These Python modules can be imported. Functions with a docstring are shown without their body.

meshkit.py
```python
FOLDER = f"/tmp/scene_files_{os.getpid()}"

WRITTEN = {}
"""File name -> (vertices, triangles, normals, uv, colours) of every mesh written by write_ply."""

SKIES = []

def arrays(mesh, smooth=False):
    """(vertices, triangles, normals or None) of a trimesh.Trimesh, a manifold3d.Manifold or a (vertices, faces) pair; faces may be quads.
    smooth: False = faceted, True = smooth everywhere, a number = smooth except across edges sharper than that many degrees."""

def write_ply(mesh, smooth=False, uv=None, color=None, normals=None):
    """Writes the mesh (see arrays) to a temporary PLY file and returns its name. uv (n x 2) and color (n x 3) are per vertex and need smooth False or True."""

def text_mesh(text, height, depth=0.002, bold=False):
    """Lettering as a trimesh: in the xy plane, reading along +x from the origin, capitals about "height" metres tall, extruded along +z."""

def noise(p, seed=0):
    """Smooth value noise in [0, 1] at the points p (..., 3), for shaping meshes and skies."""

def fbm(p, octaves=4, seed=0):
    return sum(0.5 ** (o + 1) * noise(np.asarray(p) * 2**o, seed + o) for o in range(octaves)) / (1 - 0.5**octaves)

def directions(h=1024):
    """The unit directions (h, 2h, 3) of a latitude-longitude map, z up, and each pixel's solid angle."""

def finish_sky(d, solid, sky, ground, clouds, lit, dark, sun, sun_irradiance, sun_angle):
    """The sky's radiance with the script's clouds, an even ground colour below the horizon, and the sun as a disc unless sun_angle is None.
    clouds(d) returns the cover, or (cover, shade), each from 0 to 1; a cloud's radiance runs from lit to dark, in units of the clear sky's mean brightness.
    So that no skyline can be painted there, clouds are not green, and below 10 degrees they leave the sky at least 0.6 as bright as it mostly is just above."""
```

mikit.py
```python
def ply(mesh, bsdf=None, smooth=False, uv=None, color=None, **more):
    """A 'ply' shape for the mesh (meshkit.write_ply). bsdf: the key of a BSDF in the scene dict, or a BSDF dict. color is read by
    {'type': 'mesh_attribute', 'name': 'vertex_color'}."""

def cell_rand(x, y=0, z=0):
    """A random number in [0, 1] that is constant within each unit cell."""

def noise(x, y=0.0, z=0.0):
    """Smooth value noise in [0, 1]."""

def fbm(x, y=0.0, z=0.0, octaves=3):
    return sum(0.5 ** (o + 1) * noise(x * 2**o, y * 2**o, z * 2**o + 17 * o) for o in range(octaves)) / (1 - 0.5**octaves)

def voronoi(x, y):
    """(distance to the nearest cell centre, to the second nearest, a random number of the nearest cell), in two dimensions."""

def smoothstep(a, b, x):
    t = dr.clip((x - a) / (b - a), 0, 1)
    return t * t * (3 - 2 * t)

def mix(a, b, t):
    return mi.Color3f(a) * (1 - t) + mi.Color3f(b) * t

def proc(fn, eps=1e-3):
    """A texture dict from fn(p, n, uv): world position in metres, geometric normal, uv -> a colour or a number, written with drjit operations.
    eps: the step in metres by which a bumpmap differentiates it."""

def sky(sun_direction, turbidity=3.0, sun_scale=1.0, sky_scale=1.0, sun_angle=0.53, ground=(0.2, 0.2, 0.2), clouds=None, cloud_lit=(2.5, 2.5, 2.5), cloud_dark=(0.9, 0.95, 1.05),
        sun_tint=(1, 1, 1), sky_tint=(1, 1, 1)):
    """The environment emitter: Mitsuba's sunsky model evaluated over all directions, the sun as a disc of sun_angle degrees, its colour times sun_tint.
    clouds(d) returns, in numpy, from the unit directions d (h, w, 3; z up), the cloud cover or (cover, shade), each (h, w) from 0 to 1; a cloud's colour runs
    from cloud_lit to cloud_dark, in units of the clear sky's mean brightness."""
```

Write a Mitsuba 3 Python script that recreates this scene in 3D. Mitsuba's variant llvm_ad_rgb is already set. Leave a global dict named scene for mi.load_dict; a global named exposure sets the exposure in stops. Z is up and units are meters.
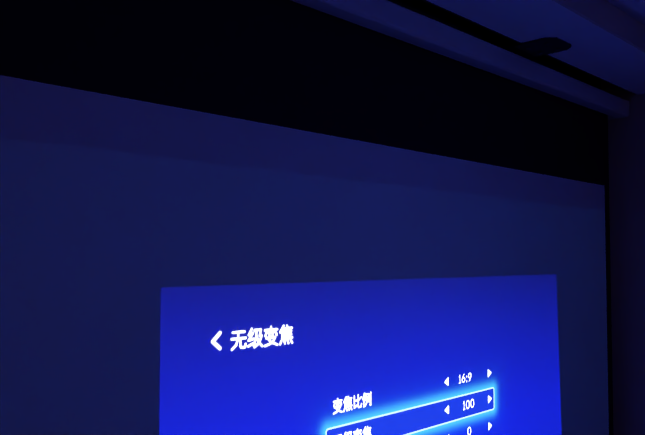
import math
import numpy as np, trimesh, mitsuba as mi, mikit, meshkit
import drjit as dr
import manifold3d as m3
from shapely.geometry import LineString, Polygon, Point, box as sbox
from shapely.ops import unary_union
from shapely import affinity

T = mi.ScalarTransform4f
scene = {'type': 'scene'}
labels = {}

# ---------------------------------------------------------------- camera
EYE = np.array([0.0, 0.0, 1.65])
FOCAL, CX, CY = 700.0, 322.5, 228.44            # pixels, principal point in the 645 x 435 frame
YAW, PITCH = math.radians(44.289), math.radians(2.5)
AXIS = np.array([math.cos(YAW) * math.cos(PITCH), math.sin(YAW) * math.cos(PITCH), math.sin(PITCH)])
scene['camera'] = {
    'type': 'perspective', 'fov_axis': 'x', 'fov': math.degrees(2 * math.atan(322.5 / FOCAL)),
    'principal_point_offset_x': 0.0, 'principal_point_offset_y': (217.5 - CY) / 435.0,
    'near_clip': 0.01, 'far_clip': 100.0,
    'to_world': T().look_at(origin=EYE.tolist(), target=(EYE + AXIS).tolist(), up=[0, 0, 1]),
}
exposure = 0.0

# ---------------------------------------------------------------- lights
# The projector stands behind the photographer: the whole chip leaks a dim blue over its full raster,
# and a still weaker scattered halo from the lens falls around it.
PROJ = np.array([2.5, -2.2, 1.25])
SCREEN_Y = 1.80
THROW = SCREEN_Y - PROJ[1]
RASTER = (0.55, 4.44, -0.15, 1.965)              # x0, x1, z0, z1 of the raster on the screen
BEAM, HALO = 0.85, 0.88
scene['projector_beam'] = {        # inside the projector's case, cut to the raster by its rectangular port
    'type': 'spot', 'cutoff_angle': 60.0, 'beam_width': 50.0, 'intensity': {'type': 'rgb', 'value': [0.02 * BEAM, 0.20 * BEAM, 1.1 * BEAM]},
    'to_world': T().look_at(origin=PROJ.tolist(), target=[PROJ[0], SCREEN_Y, PROJ[2]], up=[0, 0, 1]),
}
scene['projector_halo'] = {        # scattered light of the lens, just before the case
    'type': 'spot', 'cutoff_angle': 40.0, 'beam_width': 6.0, 'intensity': {'type': 'rgb', 'value': [0.20 * HALO, 0.37 * HALO, 3.7 * HALO]},
    'to_world': T().look_at(origin=[PROJ[0], PROJ[1] + 0.2, PROJ[2]], target=[1.9, SCREEN_Y, PROJ[2] + 0.1], up=[0, 0, 1]),
}
# added faint reddish fill from the rear of the room, no known source
scene['fill_light'] = {'type': 'point', 'position': [-1.4, -3.0, 1.0], 'intensity': {'type': 'rgb', 'value': [0.105, 0.070, 0.09]}}

# ---------------------------------------------------------------- materials


def mat(key, color, rough=0.6, spec=0.3, fn=None, bump=None, bump_scale=0.001):
    b = {'type': 'principled', 'base_color': mikit.proc(fn) if fn else {'type': 'rgb', 'value': list(color)}, 'roughness': rough, 'specular': spec}
    if bump:
        b = {'type': 'bumpmap', 'arbitrary': mikit.proc(bump), 'scale': bump_scale, 'bsdf': b}
    scene[key] = {'type': 'twosided', 'bsdf': b}
    return key


def paint(c, s):
    def fn(p, n, uv):
        k = 0.94 + 0.12 * mikit.fbm(p.x * s, p.y * s, p.z * s)
        return mi.Color3f(*c) * k
    return fn


mat('mat_ceiling', None, 0.85, 0.2, fn=paint((0.78, 0.78, 0.80), 2.0))
mat('mat_wall', None, 0.85, 0.2, fn=paint((0.66, 0.52, 0.44), 2.5))
mat('mat_pocket_shade', (0.09, 0.065, 0.06), 0.95, 0.02)  # dark colour stands in for the shade inside the pocket
mat('mat_floor', None, 0.9, 0.2, fn=lambda p, n, uv: mi.Color3f(0.20, 0.19, 0.20) * (0.8 + 0.4 * mikit.noise(p.x * 160, p.y * 160)))
mat('mat_baseboard', (0.55, 0.53, 0.52), 0.5)
mat('mat_fabric', None, 0.9, 0.1, fn=paint((0.80, 0.80, 0.81), 1.2))
mat('mat_masking', None, 0.95, 0.02, fn=paint((0.05, 0.03, 0.03), 3.0))
mat('mat_housing', (0.72, 0.72, 0.74), 0.45, 0.4)
mat('mat_cap', (0.66, 0.66, 0.68), 0.5, 0.4)
mat('mat_bracket', (0.025, 0.022, 0.025), 0.5, 0.3)
mat('mat_bolt', (0.05, 0.05, 0.055), 0.4, 0.4)

# ---------------------------------------------------------------- helpers


def numbered(key):
    if key not in scene and not any(k.startswith(key + '__') for k in scene):
        return key
    i = 1
    while f'{key}_{i:03d}' in scene:
        i += 1
    return f'{key}_{i:03d}'


def add(key, mesh, bsdf, smooth=False, **more):
    key = numbered(key)
    scene[key] = mikit.ply(mesh, bsdf, smooth=smooth, **more)
    return key


def bx(x0, x1, y0, y1, z0, z1):
    b = trimesh.creation.box((x1 - x0, y1 - y0, z1 - z0))
    b.apply_translation(((x0 + x1) / 2, (y0 + y1) / 2, (z0 + z1) / 2))
    return b


def rbox(x0, x1, y0, y1, z0, z1, r=0.003):
    def ball(x, y, z):
        return m3.Manifold.sphere(r, 12).translate((x, y, z))
    pts = [ball(x, y, z) for x in (x0 + r, x1 - r) for y in (y0 + r, y1 - r) for z in (z0 + r, z1 - r)]
    m = m3.Manifold.batch_hull(pts).to_mesh()
    return trimesh.Trimesh(m.vert_properties[:, :3], m.tri_verts, process=False)


def extrude_x(poly_yz, x0, x1):
    """Polygon in (y, z) swept along x."""
    m = trimesh.creation.extrude_polygon(poly_yz, x1 - x0, engine='earcut')
    v = m.vertices.copy()
    m.vertices = np.stack([v[:, 2] + x0, v[:, 0], v[:, 1]], 1)
    return m


def upright(poly_xz, y_front, depth):
    """Polygon in (x, z) as a thin solid whose front (towards -y) lies at y_front."""
    geoms = getattr(poly_xz, 'geoms', [poly_xz])
    m = trimesh.util.concatenate([trimesh.creation.extrude_polygon(g, depth, engine='earcut') for g in geoms])
    v = m.vertices.copy()
    m.vertices = np.stack([v[:, 0], y_front + depth - v[:, 2], v[:, 1]], 1)
    m.fix_normals()
    return m


def structure(key, mesh, bsdf, label, **kw):
    k = add(key, mesh, bsdf, **kw)
    labels[k] = {'label': label, 'kind': 'structure'}
    return k


# ---------------------------------------------------------------- the room
FLOOR_Z, SOFFIT_Z, UPPER_Z = -0.20, 2.70, 2.83
LX, RX, FY, BY = -2.0, 4.58, 1.90, -4.2          # left, right, front (behind the screen), rear
SOFFIT_Y, POCKET_Y = 1.27, 1.655                 # step to the raised field, edge of the screen pocket
structure('floor', bx(LX, RX, BY, FY, FLOOR_Z - 0.1, FLOOR_Z), 'mat_floor', 'dark carpeted floor of the projection room')
structure('wall_front', bx(LX - 0.1, RX + 0.1, FY, FY + 0.1, FLOOR_Z - 0.1, UPPER_Z + 0.1), 'mat_wall', 'dark wall directly behind the projection screen')
structure('wall_right', bx(RX, RX + 0.1, BY - 0.1, FY, FLOOR_Z - 0.1, UPPER_Z + 0.1), 'mat_wall', 'dim side wall right of the screen')
structure('wall_left', bx(LX - 0.1, LX, BY - 0.1, FY, FLOOR_Z - 0.1, UPPER_Z + 0.1), 'mat_wall', 'dim side wall left of the screen')
structure('wall_rear', bx(LX, RX, BY - 0.1, BY, FLOOR_Z - 0.1, UPPER_Z + 0.1), 'mat_wall', 'rear wall of the dark room')
structure('ceiling', bx(LX, RX, BY, SOFFIT_Y + 0.02, UPPER_Z, UPPER_Z + 0.1), 'mat_ceiling', 'raised white ceiling field beyond the soffit step')
k = structure('ceiling_soffit', bx(LX, RX, SOFFIT_Y + 0.018, POCKET_Y, SOFFIT_Z, UPPER_Z + 0.1), 'mat_ceiling', 'lowered white ceiling soffit above the projection screen')
k = add('ceiling_soffit__pocket_shade_lining', trimesh.util.concatenate([
    bx(LX, RX, POCKET_Y, FY, UPPER_Z, UPPER_Z + 0.1), bx(LX, RX, POCKET_Y, POCKET_Y + 0.012, SOFFIT_Z + 0.001, UPPER_Z), bx(LX, RX, FY - 0.012, FY, 2.60, UPPER_Z)]), 'mat_pocket_shade')
labels[k] = {'label': 'lining of the pocket above the screen housing, colored dark to stand in for shade'}
k = add('ceiling_soffit__fascia', rbox(LX, RX, SOFFIT_Y, SOFFIT_Y + 0.018, SOFFIT_Z, UPPER_Z, 0.002), 'mat_fascia' if 'mat_fascia' in scene else 'mat_wall')
labels[k] = {'label': 'darker upright board closing the soffit step'}
structure('baseboard_right', rbox(RX - 0.015, RX, BY, FY, FLOOR_Z, FLOOR_Z + 0.09), 'mat_baseboard', 'low baseboard along the right wall')
structure('baseboard_front', rbox(LX, RX - 0.015, FY - 0.015, FY, FLOOR_Z, FLOOR_Z + 0.09), 'mat_baseboard', 'low baseboard under the screen')

# ---------------------------------------------------------------- the projection screen
SX0, SX1, SZ0, SZ1 = 0.48, 4.394, 0.02, 2.113     # white field
MX0, MX1 = SX0 - 0.07, 4.464                      # black masking
S = 'projection_screen'
labels[S] = {'label': 'large white pull-down projection screen with black masking hanging from its ceiling housing', 'category': 'projection screen'}
k = add(S + '__fabric', bx(SX0, SX1, SCREEN_Y, SCREEN_Y + 0.001, SZ0, SZ1), 'mat_fabric')
labels[k] = {'label': 'matte white screen fabric'}
k = add(S + '__top_masking', bx(MX0, MX1, SCREEN_Y - 0.0005, SCREEN_Y + 0.001, SZ1, 2.60), 'mat_masking')
labels[k] = {'label': 'tall black drop above the white fabric'}
k = add(S + '__side_masking', bx(SX1, MX1, SCREEN_Y - 0.0005, SCREEN_Y + 0.001, SZ0, SZ1), 'mat_masking')
labels[k] = {'label': 'narrow black border of the right edge'}
k = add(S + '__side_masking', bx(MX0, SX0, SCREEN_Y - 0.0005, SCREEN_Y + 0.001, SZ0, SZ1), 'mat_masking')
labels[k] = {'label': 'narrow black border of the left edge'}
k = add(S + '__bottom_masking', bx(MX0, MX1, SCREEN_Y - 0.0005, SCREEN_Y + 0.001, SZ0 - 0.06, SZ0), 'mat_masking')
bar = Point(SCREEN_Y, SZ0 - 0.075).buffer(0.016, 8)
add(S + '__weight_bar', extrude_x(bar, MX0, MX1), 'mat_bracket', smooth=40)
# housing: rounded case, open slot underneath for the fabric
HY0, HY1, HZ0, HZ1 = 1.70, 1.87, 2.562, 2.668
prof = sbox(HY0, HZ0, HY1, HZ1).buffer(-0.018).buffer(0.018, 6)
slot = sbox(SCREEN_Y - 0.02, HZ0 - 0.05, SCREEN_Y + 0.02, HZ0 + 0.06)
HX0, HX1 = MX0 - 0.08, 4.555
k = add(S + '__housing', extrude_x(prof.difference(slot), HX0 + 0.025, HX1 - 0.025), 'mat_housing', smooth=35)
labels[k] = {'label': 'long white rounded roller case under the ceiling'}
for a, b in ((HX0, HX0 + 0.025), (HX1 - 0.025, HX1)):
    k = add(S + '__end_cap', extrude_x(sbox(HY0 - 0.002, HZ0 - 0.002, HY1 + 0.002, HZ1 + 0.002).buffer(-0.02).buffer(0.02, 6), a, b), 'mat_cap', smooth=35)
    labels[k] = {'label': 'rounded end cap of the roller case'}

# ---------------------------------------------------------------- ceiling bracket that carries the housing
B = 'ceiling_bracket'
labels[B] = {'label': 'dark metal hanging bracket plate on the ceiling soffit in front of the screen housing', 'category': 'bracket'}
plate = Polygon([(3.09, 1.80), (3.09, 1.535), (3.125, 1.50), (3.275, 1.50), (3.31, 1.535), (3.31, 1.80)]).buffer(0.008).buffer(-0.0)
pm = trimesh.creation.extrude_polygon(plate, 0.010, engine='earcut')
pm.apply_translation((0, 0, SOFFIT_Z - 0.010))
add(B + '__plate', pm, 'mat_bracket', smooth=30)
add(B + '__hanger', rbox(3.14, 3.26, 1.745, 1.755, HZ1 - 0.001, SOFFIT_Z - 0.009, 0.002), 'mat_bracket')
for x, y in ((3.14, 1.55), (3.26, 1.55), (3.14, 1.65), (3.26, 1.65)):
    c = trimesh.creation.cylinder(0.011, 0.008, sections=6)
    c.apply_translation((x, y, SOFFIT_Z - 0.0138))
    add(B + '__bolt', c, 'mat_bolt')

# ---------------------------------------------------------------- the projected menu
M = 'projected_menu'
labels[M] = {'label': 'bright blue projected settings menu with white lettering on the screen', 'category': 'projected picture'}
FR = (1.862, 3.036, 0.9225, 1.0275)               # highlighted row: x0, x1, z0, z1
GAIN = 1.0


def frame_sdf(x, z, r=0.012):
    cx, cz, hx, hz = (FR[0] + FR[1]) / 2, (FR[2] + FR[3]) / 2, (FR[1] - FR[0]) / 2, (FR[3] - FR[2]) / 2
    qx, qz = dr.abs(x - cx) - hx + r, dr.abs(z - cz) - hz + r
    return dr.sqrt(dr.square(dr.maximum(qx, 0)) + dr.square(dr.maximum(qz, 0))) + dr.minimum(dr.maximum(qx, qz), 0) - r


def menu_fn(p, n, uv):
    """The displayed picture: the menu's blue backdrop and the glowing selection box (its content), with the dimming of the oblique view put into the right side."""
    t = dr.clip((1.5655 - p.z) / 0.62, 0, 2.2)
    c = mi.Color3f(0.0015, 0.003, 0.20) + mi.Color3f(0.002, 0.009, 0.58) * t
    c = dr.minimum(c, mi.Color3f(1.0, 1.0, 0.85)) * (1.0 - 0.28 * mikit.smoothstep(2.3, 3.8, p.x))  # right side dimmed in the emission, imitating the screen's falloff at grazing view
    d = frame_sdf(p.x, p.z)
    out = dr.select(d > 0, 1.0, 0.0)
    g1 = dr.exp(-dr.square(d / 0.030)) * out
    g2 = dr.exp(-d / 0.04) * out
    c = c + mi.Color3f(0.07, 0.52, 0.32) * g1 + mi.Color3f(0.005, 0.10, 0.15) * g2
    c = dr.select(d < 0, mi.Color3f(0.008, 0.042, 0.76), c)
    return c * GAIN


mat('mat_picture', (0.80, 0.80, 0.81), 0.9, 0.1)
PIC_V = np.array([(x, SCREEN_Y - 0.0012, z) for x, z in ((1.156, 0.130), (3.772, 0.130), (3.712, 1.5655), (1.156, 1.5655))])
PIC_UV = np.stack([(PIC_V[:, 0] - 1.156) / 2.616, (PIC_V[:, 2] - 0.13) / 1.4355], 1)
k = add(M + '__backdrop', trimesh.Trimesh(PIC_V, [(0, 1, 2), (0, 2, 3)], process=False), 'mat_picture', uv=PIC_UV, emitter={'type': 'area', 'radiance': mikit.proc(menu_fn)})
labels[k] = {'label': 'bright blue backdrop of the menu'}
WHITE = {'type': 'area', 'radiance': {'type': 'rgb', 'value': [1.5, 1.55, 1.65]}}
LINE = {'type': 'area', 'radiance': {'type': 'rgb', 'value': [0.72, 1.0, 1.0]}}
INK_Y = SCREEN_Y - 0.0022


def ink(name, poly, label=None, emitter=WHITE):
    k = add(f'{M}__{name}', upright(poly, INK_Y, 0.0008), 'mat_picture', emitter=emitter)
    if label:
        labels[k] = {'label': label}
    return k


outer = sbox(FR[0], FR[2], FR[1], FR[3]).buffer(-0.012).buffer(0.012, 6)
ink('selection_box', outer.buffer(0.0025).difference(outer.buffer(-0.0045)), 'glowing cyan white outline around the selected row', LINE)

G = {   # strokes of the characters on a 10 x 10 grid, y down
    'wu': [[(1.5, 1.5), (8.5, 1.5)], [(.8, 4.6), (9.2, 4.6)], [(4.8, 1.5), (4.6, 4.6), (3.5, 7.5), (1, 9.5)], [(6, 4.6), (6, 8.3), (6.5, 9), (8.8, 9), (9.2, 7.6)]],
    'ji': [[(2.8, .6), (1, 3.4), (3, 3.2)], [(3.6, 2.6), (.9, 6), (3.8, 5.5)], [(.7, 8.8), (3.9, 7.6)],
           [(4.6, 1.3), (8.6, 1.3), (7.8, 4.2), (9, 4.2), (8.4, 6), (6.8, 8.2), (4.6, 9.5)], [(5.8, 1.3), (5.6, 4.5), (4.2, 8.9)], [(5.9, 4.6), (7.2, 7.3), (9.4, 9.4)]],
    'bian': [[(5, .5), (5, 1.8)], [(1, 1.9), (9, 1.9)], [(4, 1.9), (4, 5)], [(6, 1.9), (6, 5)], [(2.3, 2.9), (1.3, 4.6)], [(7.7, 2.9), (8.8, 4.6)],
             [(1.9, 5.8), (7.8, 5.8), (6.2, 7.9), (3.8, 9), (1, 9.6)], [(3, 6), (5, 8), (9.2, 9.6)]],
    'jiao': [[(3.3, .5), (1, 3.6)], [(2.3, 2.2), (2.3, 7)], [(5.6, .6), (6, 1.6)], [(2.3, 1.9), (9, 1.9)], [(2.3, 3.5), (8.5, 3.5)], [(2.3, 5.1), (8.5, 5.1)],
             [(2.3, 6.8), (9.2, 6.8)], [(5.7, 1.9), (5.7, 6.8)], [(1.8, 8), (1, 9.6)], [(3.8, 8.1), (4.2, 9.5)], [(6, 8.1), (6.6, 9.5)], [(8.1, 8), (9.2, 9.5)]],
    'bi': [[(1.8, 1), (1.8, 8.9), (4.6, 7.6)], [(1.8, 4.3), (4.5, 4.3)], [(9, 2.6), (5.9, 4.6)], [(5.9, .8), (5.9, 8.5), (6.4, 9.1), (8.8, 9.1), (9.3, 7.3)]],
    'li': [[(2.4, .6), (.7, 4.4)], [(1.7, 3), (1.7, 9.6)], [(3, 1.5), (6.4, 1.5)], [(4.4, 1.5), (3, 5.4)], [(4, 3.5), (6.2, 3.5), (5.4, 6.4), (3.2, 9.3)], [(4, 5.2), (5.1, 6.3)],
           [(7.4, 1.9), (7.4, 7)], [(9.2, .7), (9.2, 9.4), (8.3, 9)]],
}


def character(g, x, z0, w, h, bold):
    s = unary_union([LineString(q).buffer(bold, 4) for q in G[g]])
    s = affinity.affine_transform(s, [w / 10, 0, 0, -h / 10, x, z0 + h])
    return s.simplify(0.0002)


def line_of(name, chars, x, z0, pitch, h, bold):
    for i, g in enumerate(chars):
        ink(name, character(g, x + i * pitch, z0, pitch * 0.99, h, bold))


line_of('title_character', ['wu', 'ji', 'bian', 'jiao'], 1.418, 1.354, 0.0700, 0.068, 0.70)
line_of('row_label_character', ['bian', 'jiao', 'bi', 'li'], 1.897, 1.076, 0.0555, 0.056, 0.72)
line_of('row_label_character', ['wu', 'ji', 'bian', 'jiao'], 1.897, 0.945, 0.0555, 0.056, 0.72)
ink('back_arrow', LineString([(1.376, 1.4145), (1.348, 1.3895), (1.376, 1.3665)]).buffer(0.0068, 6), 'white chevron pointing left before the title')


def glyph(t, height, width):
    m = meshkit.text_mesh(t, height, 0.0008, bold=True)
    v = m.vertices.copy()
    v[:, 0] -= v[:, 0].min()
    v[:, 1] -= v[:, 1].min() if t != ':' else 0
    v[:, 0] *= width / v[:, 0].max()
    if t != ':':
        v[:, 1] *= height / v[:, 1].max()
    return v, m.faces


def digits(text, x, z, h, widths):
    for t, (dx, w) in zip(text, widths):
        v, f = glyph(t, h, w)
        v = np.stack([v[:, 0] + x + dx, INK_Y + 0.0008 - v[:, 2], v[:, 1] + z], 1)
        m = trimesh.Trimesh(v, f, process=False)
        m.fix_normals()
        add(f'{M}__value_character', m, 'mat_picture', emitter=WHITE)


digits('16:9', 2.732, 1.083, 0.040, [(0, .017), (.023, .030), (.060, .009), (.076, .030)])
digits('100', 2.764, 0.958, 0.042, [(0, .017), (.024, .032), (.062, .032)])
digits('0', 2.798, 0.836, 0.040, [(0, .032)])


def tri(x, z, w, h, s):
    return Polygon([(x - s * w / 2, z), (x + s * w / 2, z + h / 2), (x + s * w / 2, z - h / 2)]).buffer(-0.003).buffer(0.0045, 4)


for z in (1.104, 0.980, 0.852):
    ink('decrease_arrow', tri(2.633, z, 0.034, 0.040, 1), 'small white triangle pointing left')
    ink('increase_arrow', tri(2.998, z - 0.003, 0.034, 0.040, -1), 'small white triangle pointing right')

# ---------------------------------------------------------------- the projector behind the photographer
P = 'projector'
labels[P] = {'label': 'black projector case on a slim stand behind the photographer, aimed at the screen', 'category': 'projector'}
px, py, pz = PROJ
t = 0.15 / THROW
port = bx(px + (RASTER[0] - px) * t, px + (RASTER[1] - px) * t, py + 0.14, py + 0.16, pz + (RASTER[2] - pz) * t, pz + (RASTER[3] - pz) * t)


def solid(m):
    return m3.Manifold(m3.Mesh(np.asarray(m.vertices, np.float32), np.asarray(m.faces, np.uint32)))


case = solid(bx(px - 0.19, px + 0.19, py - 0.16, py + 0.152, pz - 0.12, pz + 0.08)) - solid(bx(px - 0.18, px + 0.18, py - 0.15, py + 0.147, pz - 0.11, pz + 0.07)) - solid(port)
add(P + '__case', case, 'mat_bracket')
add(P + '__pole', trimesh.creation.cylinder(0.02, segment=[[px, py, FLOOR_Z + 0.02], [px, py, pz - 0.12]]), 'mat_bracket', smooth=40)
add(P + '__base', trimesh.creation.cylinder(0.18, segment=[[px, py, FLOOR_Z], [px, py, FLOOR_Z + 0.02]]), 'mat_bracket', smooth=40)
